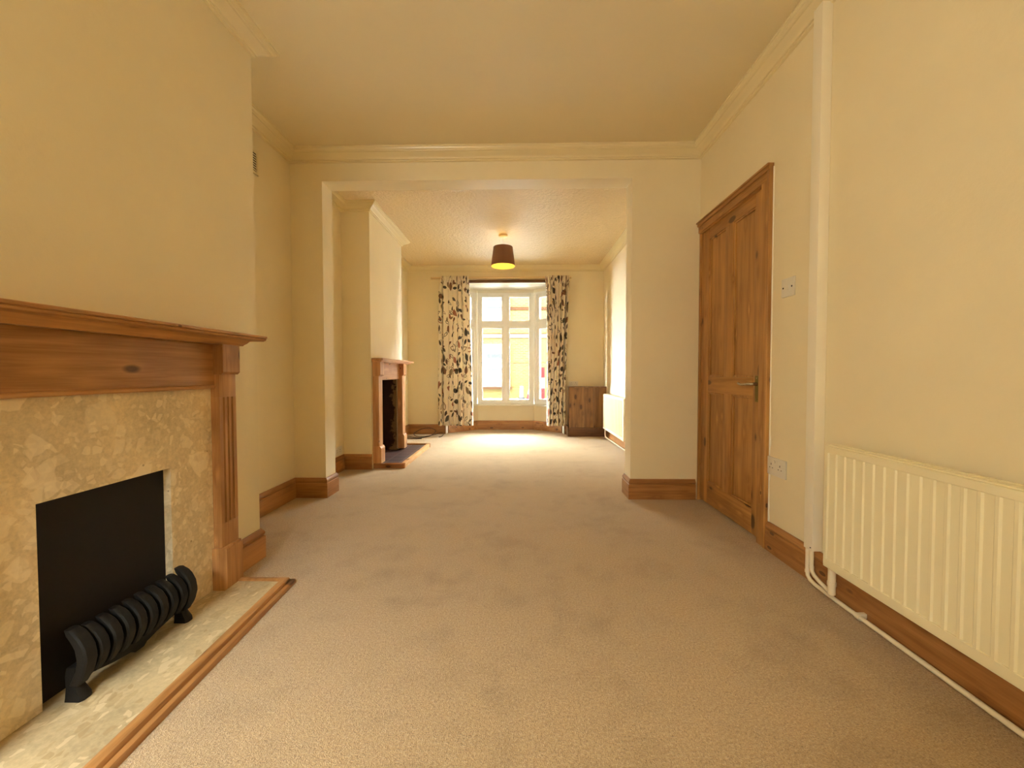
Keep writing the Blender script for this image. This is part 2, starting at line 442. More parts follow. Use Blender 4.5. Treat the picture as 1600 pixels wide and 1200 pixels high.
# far chimney breast with a recess for the open fireplace
FY0, FY1, FZ1 = 3.972, 4.655, .886
m = MB()
m.box(XLF-.02, FBX, FBY0, FY0, -.02, H+.02); m.box(XLF-.02, FBX, FY1, FBY1, -.02, H+.02)
m.box(XLF-.02, FBX, FY0, FY1, FZ1, H+.02)
struct('wall_chimney_front', m, M_wall)
# right walls (back room has the door opening)
DY0, DY1, DZ = 2.193, 2.942, 1.985
m = MB()
m.box(XR, XR+T, YREAR-.2, DY0, -.02, H+.02); m.box(XR, XR+T, DY1, YC+.02, -.02, H+.02); m.box(XR, XR+T, DY0, DY1, DZ, H+.02)
m.box(XR+T-.02, XR+T, DY0-.05, DY1+.05, -.02, DZ+.05)  # unseen sheet behind the door, added to stop light leaking under it
struct('wall_right', m, M_wall)
m = MB(); m.box(XRF, XRF+T+.03, YB-.02, YE+.15, -.02, H+.02); struct('wall_right_front', m, M_wall)
# dividing wall with wide opening
m = MB()
m.box(XL-T, XOL, YC, YB, -.02, H+.02); m.box(XOR, XR+T, YC, YB, -.02, H+.02); m.box(XOL, XOR, YC, YB, HS, H+.02)
struct('wall_dividing', m, M_wall)
# end wall with the bay opening
SL, SR, BL, BR_ = (-1.156, 6.225), (.700, 6.225), (-.705, 6.60), (.245, 6.60)
HB = 2.352
m = MB()
m.box(XLF-T, SL[0], YE, YE+.125, -.02, H+.02); m.box(SR[0], XRF+T, YE, YE+.125, -.02, H+.02); m.box(SL[0], SR[0], YE, YE+.125, HB, H+.02)
struct('wall_end', m, M_wall)
# bay: low walls under the windows, soffit
def offs(path, d):
    P = [Vector(p) for p in path]; out = []
    for i in range(len(P)):
        a = (P[i]-P[i-1]).normalized() if i else (P[1]-P[0]).normalized()
        b = (P[i+1]-P[i]).normalized() if i < len(P)-1 else a
        n0 = Vector((a.y, -a.x)); n1 = Vector((b.y, -b.x)); q = (n0+n1)/(1+n0.dot(n1))
        out.append((P[i].x+q.x*d, P[i].y+q.y*d))
    return out
bay = [SL, BL, BR_, SR]
m = MB(); m.sweep(bay, [(0, -.02), (0, .405), (-.16, .405), (-.16, -.02)]); struct('wall_bay', m, M_wall)
m = MB()
poly = [(SL[0]-.25, YE+.1)]+offs(bay, -.2)[1:3]+[(SR[0]+.25, YE+.1)]
m.prism(poly, 'z', HB, HB+.12); struct('ceiling_bay', m, M_sofwhite)
m = MB()
m.sweep(bay, [(0, HB-.045), (0, HB+.01), (-.1, HB+.01), (-.1, HB-.045)]); struct('trim_5', m, M_sofwhite)   # white head board
m = MB()
m.sweep([(SL[0]-.02, SL[1]-.02), BL, BR_, (SR[0]+.02, SR[1]-.02)], [(.055, .407), (.06, .412), (.06, .428), (.055, .433), (-.06, .433), (-.06, .407)]); struct('trim_6', m, M_sofwhite)  # window board
m = MB()    # white corner strips of the bay opening
m.box(SL[0]-.004, SL[0]+.012, YE-.012, YE+.13, 0, 2.34, .002); m.box(SR[0]-.012, SR[0]+.004, YE-.012, YE+.13, 0, 2.34, .002)
struct('trim_7', m, M_sofwhite)

# rear wall behind the viewpoint, with a wide glazed opening
RX0, RX1, RZ0, RZ1 = -1.62, -.50, .82, 2.20
m = MB()
m.box(XL-T, RX0, YREAR-.14, YREAR, -.02, H+.02); m.box(RX1, XR+T, YREAR-.14, YREAR, -.02, H+.02); m.box(RX0, RX1, YREAR-.14, YREAR, RZ1, H+.02); m.box(RX0, RX1, YREAR-.14, YREAR, -.02, RZ0)
struct('wall_rear', m, M_wall)

# ------------------------------------------------------------------ cornices and skirtings
def corn(Hh):
    p = [(0, Hh+.005), (.088, Hh+.005), (.088, Hh-.010), (.082, Hh-.012), (.078, Hh-.022), (.068, Hh-.027), (.066, Hh-.031), (.058, Hh-.033)]
    for i in range(7):                       # cove
        a = math.pi/2*i/6
        p.append((.020+.036*(1-math.sin(a)), Hh-.034-.030*(1-math.cos(a)) if False else Hh-.034-.030*math.sin(a/1.0)*1.0 if False else Hh-.035-.028*(i/6)**.8))
    p += [(.020, Hh-.066), (.012, Hh-.068), (.012, Hh-.078), (.004, Hh-.081), (0, Hh-.081)]
    return p
m = MB(); m.sweep([(XL, YREAR), (XL, BRY0), (BRX, BRY0), (BRX, BRY1), (XL, BRY1), (XL, YC), (XR, YC), (XR, YREAR)], corn(H)); struct('trim_1', m, M_corn, 30)
m = MB(); m.sweep([(XLF, YB), (XLF, FBY0), (FBX, FBY0), (FBX, FBY1), (XLF, FBY1), (XLF, YE), (XRF, YE), (XRF, YB)], corn(H), closed=True); struct('trim_2', m, M_corn, 30)
SK = [(0, 0), (.018, 0), (.018, .108), (.0165, .112), (.012, .114), (.0125, .118), (.0165, .124), (.0165, .131), (.013, .139), (.008, .145), (.006, .152), (0, .152)]
def skirt(name, path, prof=SK, mat=None):
    """each straight length gets the grain direction it runs in"""
    m = MB(); m.sweep(path, prof)
    m.bm.normal_update()
    o = struct(name, m, [M_skY, M_skX], 25)
    me = o.data
    k = len(prof); n = len(path)
    for p in me.polygons:
        i = p.index//k
        if i < n-1:
            d = Vector(path[i+1])-Vector(path[i])
            p.material_index = 1 if abs(d.x) > abs(d.y) else 0
    return o
skirt('baseboard_left', [(BRX, 1.722), (BRX, BRY1), (XL, BRY1), (XL, YC), (XOL, YC), (XOL, YB), (XLF, YB), (XLF, FBY0), (FBX+.004, FBY0)])
skirt('baseboard_left_front', [(FBX, FBY1-.06), (FBX, FBY1), (XLF, FBY1), (XLF, YE), (SL[0]-.004, YE)])
skirt('baseboard_bay', [(SL[0]+.013, SL[1]+.0), BL, BR_, (SR[0]-.013, SR[1]+.0)])
skirt('baseboard_end', [(SR[0]+.004, YE), (.745, YE)])
skirt('baseboard_right_front', [(XRF, 5.885), (XRF, YB), (XOR, YB), (XOR, YC), (XR-.02, YC)])
skirt('baseboard_right', [(XR, 2.112), (XR, YREAR)])

# ------------------------------------------------------------------ internal door
d = bpy.data.objects.new('door_1', None); COL.objects.link(d); d.location = (XR, 2.57, 0); d['kind'] = 'structure'
tag(d, 'four panel pine door closed in the right-hand wall', 'door')
m = MB()
fx = XR+.010                                      # face of the leaf
Ys = [2.198, 2.285, 2.515, 2.610, 2.825, 2.937]; Zs = [.014, .165, .815, .925, 1.905, 1.978]
m.mi = 0
m.box(fx, fx+.04, Ys[0], Ys[1], Zs[0], Zs[5], .0015); m.box(fx, fx+.04, Ys[4], Ys[5], Zs[0], Zs[5], .0015)
for a, b in ((1, 2), (3, 4)): m.box(fx+.0005, fx+.04, Ys[2], Ys[3], Zs[a], Zs[b], .001)
m.mi = 1
for a, b in ((0, 1), (2, 3), (4, 5)): m.box(fx+.0003, fx+.04, Ys[1], Ys[4], Zs[a], Zs[b], .001)
for ya, yb in ((Ys[1], Ys[2]), (Ys[3], Ys[4])):
    for za, zb in ((Zs[1], Zs[2]), (Zs[3], Zs[4])):
        m.mi = 0
        m.box(fx+.013, fx+.028, ya-.004, yb+.004, za-.004, zb+.004)
        w = .013                                   # ovolo bead round each panel
        for (c0, c1, e0, e1) in ((ya, ya+w, za, zb), (yb-w, yb, za, zb), (ya, yb, za, za+w), (ya, yb, zb-w, zb)):
            m.box(fx+.004, fx+.016, c0, c1, e0, e1, .004)
obj('door_leaf', m, [M_doorZ, M_doorY], d, smooth=30)
m = MB()
m.mi = 0
x0 = XR
JP = lambda y: None
m.box(x0-.0153, x0+.002, 2.1285, 2.1955, 0, 2.03, .003); m.box(x0-.0233, x0+.002, 2.1125, 2.1355, 0, 2.046, .005, 3)
m.box(x0-.006, x0+.05, 2.186, 2.199, 0, 1.985, .001); m.box(x0-.006, x0+.05, 2.936, 2.949, 0, 1.985, .001)
m.mi = 1
m.box(x0-.016, x0+.002, 2.128, 2.948, 1.982, 2.036, .003); m.box(x0-.026, x0+.002, 2.1118, 2.948, 2.028, 2.058, .005, 3)
m.box(x0-.034, x0+.002, 2.1113, 2.949, 2.048, 2.060, .003)
m.box(x0-.0065, x0+.05, 2.19, 2.948, 1.977, 1.988, .001)
obj('door_frame', m, [M_doorZ, M_doorY], d, smooth=30)
m = MB(); m.box(fx-.004, fx+.001, 2.222, 2.262, .785, .935, .0015)
pl = obj('handle_plate', m, M_brass, d)
m = MB(); m.tube([(fx, 2.242, .888), (fx-.022, 2.242, .888), (fx-.036, 2.244, .888), (fx-.044, 2.256, .888), (fx-.046, 2.285, .887), (fx-.046, 2.32, .883), (fx-.044, 2.347, .886), (fx-.044, 2.36, .890)], [.011, .009, .009, .0085, .008, .0075, .007, .0075]*1, 12)
obj('handle', m, M_chrome, d, smooth=50)
m = MB(); m.lathe((0, 0, 0), [(.0, .0), (.006, 0), (.006, .003), (0, .003)], 10)
m2 = MB()
for z in (.80, .92): m2.box(fx-.0065, fx-.003, 2.238, 2.246, z-.004, z+.004, .002)
m.bm.free()
obj('plate_screws', m2, M_chrome, d)

m = MB(); rc = random.Random(3)
zz = .15
secs = []
while zz < 2.06:
    wv = .0035+.003*rc.random()+(.006 if zz < .62 and rc.random() > .5 else 0)
    secs.append([(x0-.004, 2.114, zz), (x0-.004, 2.112-wv*.6, zz), (x0+.001, 2.112-wv, zz), (x0+.001, 2.114, zz)]); zz += .03
m.strip(secs); q = obj('caulk_bead', m, M_sofwhite, d); q['label'] = 'ragged white filler line along the door frame'

# ------------------------------------------------------------------ near fireplace
HZ = .03
ms = thing('mantelpiece', (-1.29, 1.22, 0), 'large pine mantelpiece with fluted legs around the pale stone panel in the foreground', 'mantelpiece')
m = MB()       # frieze with a bead along its lower edge
m.box(BRX+.001, -1.286, .80, 1.632, .893, 1.082, .001)
m.tube([(-1.287, .82, .896), (-1.287, 1.622, .896)], .0085, 10)
obj('frieze', m, M_mantY, ms, smooth=40)
m = MB()
def shelfprof(xf, z0, z1):  # front edge mouldings, pts (x,z)
    return [(BRX+.001, z0), (xf-.012, z0), (xf-.004, z0+.004), (xf, z0+.011), (xf-.003, z0+.014), (xf+.002, z1-.002), (xf, z1), (BRX+.001, z1)]
m.prism([(BRX+.001, 1.098), (-1.180, 1.098), (-1.171, 1.101), (-1.166, 1.107), (-1.168, 1.110), (-1.162, 1.112), (-1.162, 1.119), (-1.164, 1.121), (BRX+.001, 1.121)], 'y', .655, 1.785)
m.prism([(BRX+.001, 1.074), (-1.245, 1.074), (-1.240, 1.079), (-1.228, 1.084), (-1.212, 1.0955), (-1.200, 1.099), (BRX+.001, 1.099)], 'y', .69, 1.742)
obj('mantel_shelf', m, M_mantY, ms, smooth=25)
for ya, yb in ((1.620, 1.716), (.724, .820)):
    m = MB()
    # fluted shaft: cross-section extruded between plain ends
    xf, xb = -1.264, BRX+.001
    m.box(xb, xf, ya, yb, HZ+.0005, .31, .0015); m.box(xb, xf, ya, yb, .85, 1.075, .0015)
    ys = [ya, ya+.0185]
    n = 3; w = .011; gap = .0135
    outline = [(xb, ya), (xf, ya)]
    yy = ya+.0185
    fl = []
    for i in range(n):
        fl.append((yy, yy+w)); yy += w+gap
    for a_, b_ in fl:
        outline += [(xf, a_)]
        for j in range(1, 6):
            an = math.pi*j/6
            outline.append((xf-.0125*math.sin(an), (a_+b_)/2-(w/2)*math.cos(an)))
        outline += [(xf, b_)]
    outline += [(xf, yb), (xb, yb)]
    m.prism(outline, 'z', .31, .85)
    lg = obj('leg', m, M_mantZ, ms, smooth=25)
    m = MB()
    m.prism([(xb, .947), (-1.254, .947), (-1.244, .957), (-1.244, 1.0745), (xb, 1.0745)], 'y', ya-.0015, yb+.0015, .0012)
    obj('capital', m, M_mantZ, lg)
    m = MB()
    m.prism([(xb, ya-.012+.0), (-1.270, ya-.012), (-1.250, ya+.006), (-1.250, yb+.006), (xb, yb+.006)] if ya > 1 else [(xb, ya-.006), (-1.250, ya-.006), (-1.250, yb-.006), (-1.270, yb+.012), (xb, yb+.012)], 'z', 0 if ya > 1 else HZ+.0005, .20)
    m.prism([(xb, ya-.012), (-1.270, ya-.012), (-1.252, ya+.004), (-1.256, yb+.004), (xb, yb+.004)] if ya > 1 else [(xb, ya-.004), (-1.256, ya-.004), (-1.252, yb-.004), (-1.270, yb+.012), (xb, yb+.012)], 'z', .2, .209)
    obj('plinth', m, M_mantZ, lg)
# stone panel round the opening
OY0, OY1, OZ1 = 1.016, 1.422, .600
m = MB()
SX = -1.300
m.prism([(.79, HZ+.001), (OY0, HZ+.001), (OY0, OZ1), (OY1, OZ1), (OY1, HZ+.001), (1.6195, HZ+.001), (1.6195, .8925), (.79, .8925)], 'x', BRX+.008, SX)
q = obj('stone_panel', m, M_slab, ms); q['label'] = 'beige pebbled stone panel'
m = MB(); m.box(BRX+.001, BRX+.007, OY0-.06, OY1+.06, HZ+.001, OZ1+.06)
tag(obj('fireplace_board', m, M_black, base=(BRX, 1.22, HZ)), 'black board closing the fireplace opening behind the iron grate', 'board')
# hearth
hs = thing('hearth', (-1.16, 1.22, 0), 'low pale stone hearth with pine edging below the near mantelpiece', 'hearth')
HO = [(-.958, .70), (-1.022, 1.722)]            # outer edge on the carpet
m = MB()
m.prism([(BRX+.001, .72), (-.99, .72), (-1.045, 1.700), (-1.2485, 1.700), (-1.2485, 1.608), (BRX+.001, 1.608)], 'z', .0, HZ)
obj('hearth_slab', m, M_hearth, hs)
m = MB()
EP = [(0, 0), (.050, 0), (.050, .012), (.047, .018), (.041, .021), (.035, .0215), (.0345, .019), (.0325, .019), (.032, .024), (.029, .033), (.023, .037), (.015, .0385), (.006, .037), (0, .034)]
m.sweep([(-1.248, 1.686), (-1.064, 1.686), (-1.008, .70)], [(o*.98-.0, z) for o, z in EP], side=-1)
obj('hearth_edging', m, M_mantY, hs, smooth=30)
# iron fret standing in front of the opening
HZ += .0006
fr = thing('fire_grate', (-1.26, 1.25, HZ), 'black cast iron grate front with curved bars on the stone hearth', 'fire grate')
GY0, GY1 = 1.045, 1.425
def fret_x(s):      # s 0..1 from base to top: waist, belly, rolled-back top
    pts = [(0, -1.250), (.2, -1.232), (.45, -1.222), (.68, -1.228), (.86, -1.244), (1.0, -1.266)]
    for (a, xa), (b, xb_) in zip(pts, pts[1:]):
        if s <= b: 
            u = (s-a)/(b-a); return xa+(xb_-xa)*u
    return pts[-1][1]
nb = 9
for i in range(nb+1):
    y = GY0+.016+(GY1-GY0-.032)*i/nb
    end = i in (0, nb)
    w = .0135 if not end else .0165
    secs = []
    ztop = .222 if not end else .232
    zb = .085 if not end else .075
    for k in range(13):
        s = k/12; z = zb+(ztop-zb)*s; x = fret_x(s)
        tk = .021*(1-.35*max(0, (s-.85)/.15)**2); ww = w*1.06*(1-.22*max(0, (s-.88)/.12)**2)*(1-.2*max(0, (.2-s)/.2))
        lean = (1-s)*.0
        a_, c_ = tk*.72, .0045
        sec = [(x-a_, y-ww+c_, z), (x-a_+c_, y-ww, z), (x+a_-c_, y-ww, z), (x+a_, y-ww+c_, z), (x+a_, y+ww-c_, z), (x+a_-c_, y+ww, z), (x-a_+c_, y+ww, z), (x-a_, y+ww-c_, z)]
        secs.append(sec)
    m = MB(); m.strip(secs); obj('bar', m, M_iron, fr, smooth=32)
m = MB()      # apron rail between the feet, with a dip at the middle
low = [(GY0+.01, HZ+.028), (1.10, HZ+.045), (1.16, HZ+.030), (1.215, HZ+.022), (1.225, HZ+.012), (1.255, HZ+.012), (1.265, HZ+.022), (1.31, HZ+.034), (1.37, HZ+.046), (GY1-.01, HZ+.028)]
m.prism(low+[(GY1-.01, .098), (GY0+.01, .098)], 'x', -1.276, -1.250, .003)
obj('base_rail', m, M_iron, fr, smooth=40)
for y0 in (GY0+.004, GY1-.030):
    m = MB()
    secs = []
    for z, xc, hw, y_w in ((HZ, -1.250, .024, .017), (HZ+.012, -1.250, .023, .016), (HZ+.035, -1.258, .016, .013), (HZ+.06, -1.263, .013, .012), (.10, -1.262, .014, .0125), (.125, -1.256, .015, .0125)):
        yc = y0+.013
        secs.append([(xc-hw, yc-y_w, z), (xc+hw*.75, yc-y_w, z), (xc+hw, yc-y_w*.5, z), (xc+hw, yc+y_w*.5, z), (xc+hw*.75, yc+y_w, z), (xc-hw, yc+y_w, z)])
    m.strip(secs); obj('foot', m, M_iron, fr, smooth=45)

# ------------------------------------------------------------------ far fireplace
M_farY = wood('far_mantel_pine_y', 'y', (206, 158, 110), (164, 114, 70)); M_farZ = wood('far_mantel_pine_z', 'z', (206, 158, 110), (164, 114, 70))
ff = thing('mantelpiece', (-1.42, 4.32, 0), 'smaller pine mantelpiece around the open fireplace in the front room', 'mantelpiece')
xb = FBX+.001
m = MB(); m.box(xb, -1.440, FY0-.01, FY1+.01, FZ1, 1.075, .001); obj('frieze', m, M_farY, ff)
m = MB(); m.box(xb, -1.35, 3.845, 4.985, 1.082, 1.104, .004, 2); m.box(xb, -1.368, 3.853, 4.90, 1.066, 1.083, .003); obj('mantel_shelf', m, M_farY, ff, smooth=30)
for ya, yb in ((3.868, 3.972), (4.655, 4.760)):
    m = MB(); m.box(xb, -1.402, ya, yb, .051, 1.07, .0015); lg = obj('leg', m, M_farZ, ff)
    m = MB(); m.prism([(xb, .925), (-1.397, .925), (-1.384, .938), (-1.384, 1.0665), (xb, 1.0665)], 'y', ya-.0015, yb+.0015, .001); obj('capital', m, M_farZ, lg)
    m = MB(); m.prism([(xb, .0508), (-1.382, .0508), (-1.382, .20), (-1.393, .218), (-1.402, .222), (xb, .222)], 'y', ya-.003, yb+.003, .001); obj('plinth', m, M_farZ, lg)
# firebox lining: sooty brick with broken plaster (structure)
def soot_mat():
    m_, t, b, o = nt('sooty_firebox'); p = geo_pos(t)
    sp = N(t, 'ShaderNodeSeparateXYZ'); L(t, p, sp.inputs[0])
    nz = N(t, 'ShaderNodeTexNoise', Scale=7.0, Detail=6.0, Roughness=.7); L(t, p, nz.inputs['Vector'])
    n2 = N(t, 'ShaderNodeTexNoise', Scale=18.0, Detail=5.0); L(t, p, n2.inputs['Vector'])
    edge = math_(t, 'ADD', math_(t, 'MULTIPLY', math_(t, 'ADD', sp.outputs[0], 1.53), 9.0), math_(t, 'MULTIPLY', math_(t, 'SUBTRACT', nz.outputs[0], .5), 3.2))
    k = math_(t, 'MULTIPLY', edge, 7.0, clamp=True)
    a = mix(t, n2.outputs[0], lin((26, 14, 8)), lin((70, 42, 24)))
    c = mix(t, n2.outputs[0], lin((104, 80, 52)), lin((150, 122, 84)))
    L(t, mix(t, k, a, c), b.inputs['Base Color']); b.inputs['Roughness'].default_value = .9
    bump(t, b, nz.outputs[0], .5, .02); return m_
M_soot = soot_mat()
m = MB()
m.box(-1.86, -1.45, FY0-.03, FY0-.0005, 0, FZ1+.02) if False else None
m.box(XLF-.10, XLF+.02, FY0, FY1, 0, FZ1+.02)
m.box(XLF-.02, xb-.002, FY0-.0, FY0+.006, 0, FZ1); m.box(XLF-.02, xb-.002, FY1-.006, FY1, 0, FZ1); m.box(XLF-.02, xb-.002, FY0, FY1, FZ1-.006, FZ1)
struct('wall_firebox', m, M_soot)
m = MB()
for k in range(42):
    z = .06+k*.0195
    m.box(xb-.008, xb+.004, FY1-.012, FY1-.0062, z, z+.012)
m.box(xb-.002, xb+.004, FY1-.013, FY1-.0062, .05, FZ1-.01)
struct('trim_8', m, plain('plaster_bead', lin((196, 176, 140)), .4, .5, .3))
# far hearth
fh = thing('hearth', (-1.30, 4.43, 0), 'low hearth of dark quarry tiles with a wooden kerb in the front room', 'hearth')
def tile_mat():
    m_, t, b, o = nt('quarry_tiles'); p = geo_pos(t)
    br = t.nodes.new('ShaderNodeTexBrick'); br.offset = 0.0
    mp = N(t, 'ShaderNodeMapping'); mp.inputs['Location'].default_value = (.03, .05, 0); L(t, p, mp.inputs['Vector']); L(t, mp.outputs[0], br.inputs['Vector'])
    br.inputs['Scale'].default_value = 1; br.inputs['Brick Width'].default_value = .15; br.inputs['Row Height'].default_value = .15; br.inputs['Mortar Size'].default_value = .005
    br.inputs['Color1'].default_value = lin((84, 50, 40)); br.inputs['Color2'].default_value = lin((50, 34, 32)); br.inputs['Mortar'].default_value = lin((112, 96, 84))
    nz = N(t, 'ShaderNodeTexNoise', Scale=14.0, Detail=5.0); L(t, p, nz.inputs['Vector'])
    L(t, mix(t, math_(t, 'MULTIPLY', nz.outputs[0], .5), br.outputs[0], lin((64, 48, 44))), b.inputs['Base Color'])
    b.inputs['Roughness'].default_value = .5; b.inputs['Specular IOR Level'].default_value = .3; bump(t, b, br.outputs['Fac'], -.4, .004); return m_
m = MB(); m.prism([(XLF+.021, FY0+.007), (FBX+.002, FY0+.007), (FBX+.002, 3.9025), (-1.191, 3.9025), (-1.191, 4.9675), (FBX+.002, 4.9675), (FBX+.002, FY1-.014), (XLF+.021, FY1-.014)], 'z', 0, .036); obj('tiled_bed', m, tile_mat(), fh)
for nm, bx, mt in (('kerb', (-1.462, -1.150, 3.862, 3.902), M_kerbX), ('kerb', (-1.190, -1.150, 3.902, 4.968), M_kerbY_lit), ('kerb', (-1.462, -1.150, 4.968, 5.008), M_kerbX)):
    m = MB(); m.box(bx[0], bx[1], bx[2], bx[3], 0, .050, .003); obj(nm, m, mt, fh)

# ------------------------------------------------------------------ radiators, pipes, trunking
def radiator(name, xf, xb_, y0, y1, z0, z1, label, pitch=.0402):
    r = thing(name, ((xf+xb_)/2, (y0+y1)/2, z0), label, 'radiator', 'panel radiators')
    m = MB()
    hb, tb = z0+.034, z1-.030
    # fluted middle: outline in plan, extruded up
    pts = []; n = int((y1-y0-.03)/pitch); ys = y1-.014
    out = [(xf, y1-.001)]
    y = ys
    for i in range(n):
        out += [(xf, y), (xf+.0045, y-.0045), (xf+.0045, y-.0275), (xf, y-.032)]
        y -= pitch
    out += [(xf, y0+.001), (xf+.016, y0+.001), (xf+.016, y1-.001)]
    m.prism(out, 'z', hb, tb)
    # header and footer rolls
    m.box(xf-.001, xf+.017, y0, y1, tb-.001, z1-.004, .004, 3); m.box(xf-.001, xf+.017, y0, y1, z0, hb+.001, .004, 3)
    obj('front_panel', m, M_rad, r, smooth=20)
    m = MB()
    m.box(xb_-.016, xb_, y0+.004, y1-.004, z0+.004, z1-.008, .003)
    obj('rear_panel', m, M_rad, r)
    for ya, yb in ((y0-.001, y0+.012), (y1-.012, y1+.001)):
        m = MB(); m.box(xf+.012, xb_-.002, ya, yb, z0+.01, z1, .002); obj('end_panel', m, M_rad, r)
    m = MB()      # lattice top
    m.box(xf+.008, xf+.020, y0, y1, z1-.004, z1+.001, .001); m.box(xb_-.012, xb_, y0, y1, z1-.004, z1+.001, .001)
    m.box(xf+.020, xb_-.012, y0+.01, y1-.01, z1-.007, z1-.003)
    yy = y1-.02
    k = 0
    while yy > y0+.02:
        m.box(xf+.019, xb_-.011, yy-.012, yy, z1-.004, z1+.0005)
        yy -= .019 if (k % 6) < 4 else .045
        k += 1
    obj('top_grille', m, M_rad, r)
    return r
r1 = radiator('radiator', 1.243, 1.303, .50, 1.603, .163, .660, 'large cream panel radiator along the right-hand wall in the foreground')
m = MB(); m.tube([(1.272, 1.592, .175), (1.272, 1.592, .062), (1.274, 1.594, .050)], .0135, 14); m.tube([(1.272, 1.592, .085), (1.272, 1.592, .10)], .0155, 14)
obj('valve_tail', m, M_pipe, r1, smooth=50)
r2 = radiator('radiator', 1.212, 1.268, 4.55, 5.655, .155, .655, 'far cream radiator beside the wooden cupboard in the front room')
m = MB(); m.tube([(1.238, 5.635, .17), (1.238, 5.635, .06), (1.240, 5.61, .036), (1.246, 5.56, .026), (1.258, 5.3, .022), (1.27, 4.6, .022), (1.275, 3.3, .022)], .0095, 12)
obj('supply_pipe', m, M_pipe, r2, smooth=50)
# wall pipes behind
tr = thing('pipe_trunking', (1.32, 1.762, .155), 'white vertical pipe boxing on the wall beside the near radiator', 'pipe trunking')
m = MB(); m.box(1.298, XR-.001, 1.736, 1.787, .158, 2.54, .002)
obj('cover', m, M_trunk, tr, smooth=30)
m = MB(); m.tube([(1.297, 1.744, .172), (1.2955, 1.744, .172)], .003, 8); obj('screw', m, M_hole, tr)
m = MB()
m.tube([(1.308, 1.775, .165), (1.308, 1.775, .060), (1.307, 1.770, .034), (1.305, 1.752, .022), (1.303, 1.72, .018), (1.300, 1.60, .0165), (1.300, 1.2, .0165), (1.300, .8, .0165), (1.300, .2, .0165)], .0085, 12)
m.tube([(1.3075, 1.7745, .058), (1.3075, 1.7735, .046)], .0102, 12)
hp = thing('heating_pipe', (1.30, 1.2, 0), 'white heating pipe running low along the skirting under the near radiator', 'pipe')
obj('pipe_run', m, M_pipe, hp, smooth=50)
m = MB(); m.tube([(1.300, 1.506, .0165), (1.300, 1.486, .0165)], .0115, 12); m.box(1.300, 1.326, 1.489, 1.503, .012, .030, .002); obj('clip', m, M_pipe, hp, smooth=40)
m = MB()
m.tube([(1.308, 1.751, .165), (1.308, 1.751, .088), (1.306, 1.744, .066), (1.300, 1.722, .057), (1.290, 1.68, .054), (1.276, 1.61, .051)], .0085, 12)
m.tube([(1.3075, 1.7505, .088), (1.3070, 1.749, .078)], .0102, 12)
tag(obj('heating_pipe', m, M_pipe, base=(1.30, 1.70, .05), smooth=50), 'short white pipe bending from the trunking to the radiator valve', 'pipe')

# ------------------------------------------------------------------ switches and sockets
def plate_x(name, x, yc, zc, w, h, out, label, cat, kind, group=None):
    """wall plate on a wall facing -x (out=-1) or +x (out=1)"""
    o = thing(name, (x, yc, zc), label, cat, group)
    th = .0095
    m = MB(); m.box(x+out*.0005, x+out*th, yc-w/2, yc+w/2, zc-h/2, zc+h/2, .002)
    obj('plate', m, M_plast, o, smooth=40)
    xo = x+out*th
    bx = lambda mm, y0, y1, z0, z1, d0, d1, bv=0: mm.box(min(xo+out*d0, xo+out*d1), max(xo+out*d0, xo+out*d1), y0, y1, z0, z1, bv)
    if kind == 'switch':
        m = MB(); bx(m, yc-.010, yc+.010, zc-.013, zc+.013, -.002, .0035, .001); obj('rocker', m, M_plast, o)
        for s in (-1, 1):
            m = MB(); bx(m, yc+s*.031-.004, yc+s*.031+.004, zc-.004, zc+.004, -.001, .0007); obj('screw', m, M_hole, o)
    else:
        for cy in ((-.034, .034) if w > .1 else (0,)):
            c = yc+cy
            for q in ((c-.0022, c+.0022, zc+.006, zc+.016), (c-.014, c-.008, zc-.010, zc-.006), (c+.008, c+.014, zc-.010, zc-.006)):
                m = MB(); bx(m, *q, -.001, .0004); obj('pin_slot', m, M_hole, o)
        for s in (-1, 1):
            m = MB(); bx(m, yc+s*.010-.0055, yc+s*.010+.0055, zc+.020, zc+.034, -.001, .003, .001); obj('rocker', m, M_plast, o)
    return o
plate_x('light_switch', XR, 1.980, 1.377, .090, .092, -1, 'white light switch on the wall between the pine door and the trunking', 'light switch', 'switch')
plate_x('wall_socket', XR, 2.048, .459, .150, .094, -1, 'white double socket low on the wall beside the pine door', 'socket', 'socket', 'double sockets')
plate_x('wall_socket', XLF, 3.70, .205, .146, .082, 1, 'white socket above the skirting in the dim left alcove past the opening', 'socket', 'socket', 'double sockets')
o = thing('wall_socket', (.845, YE, .79), 'white double socket on the end wall above the wooden cupboard', 'socket', 'double sockets')
m = MB(); m.box(.775, .915, YE-.010, YE-.0005, .752, .826, .002); obj('plate', m, M_plast, o)
for c in (.812, .878):
    for q in ((c-.002, c+.002, .80, .81), (c-.014, c-.008, .781, .785), (c+.008, c+.014, .781, .785)):
        m = MB(); m.box(q[0], q[1], YE-.0106, YE-.009, q[2], q[3]); obj('pin_slot', m, M_hole, o)
# alcove vent
v = thing('air_vent', (XL, 2.50, 2.33), 'small slatted air vent high on the left alcove wall', 'air vent')
m = MB(); m.box(XL+.0005, XL+.004, 2.345, 2.580, 2.252, 2.408, .001); obj('backing', m, M_hole, v)
m = MB()
for a in ((2.345, 2.580, 2.252, 2.266), (2.345, 2.580, 2.394, 2.408), (2.345, 2.357, 2.252, 2.408), (2.562, 2.580, 2.252, 2.408)):
    m.box(XL+.0005, XL+(.012 if a[3]-a[2] < .05 else .0114), *a, .001)
obj('frame', m, M_corn, v)
m = MB()
for k in range(8):
    z = 2.270+k*.0158
    m.prism([(XL+.004, z+.008), (XL+.0115, z), (XL+.013, z+.0065), (XL+.0055, z+.014)], 'y', 2.357, 2.563)
obj('slats', m, M_corn, v)

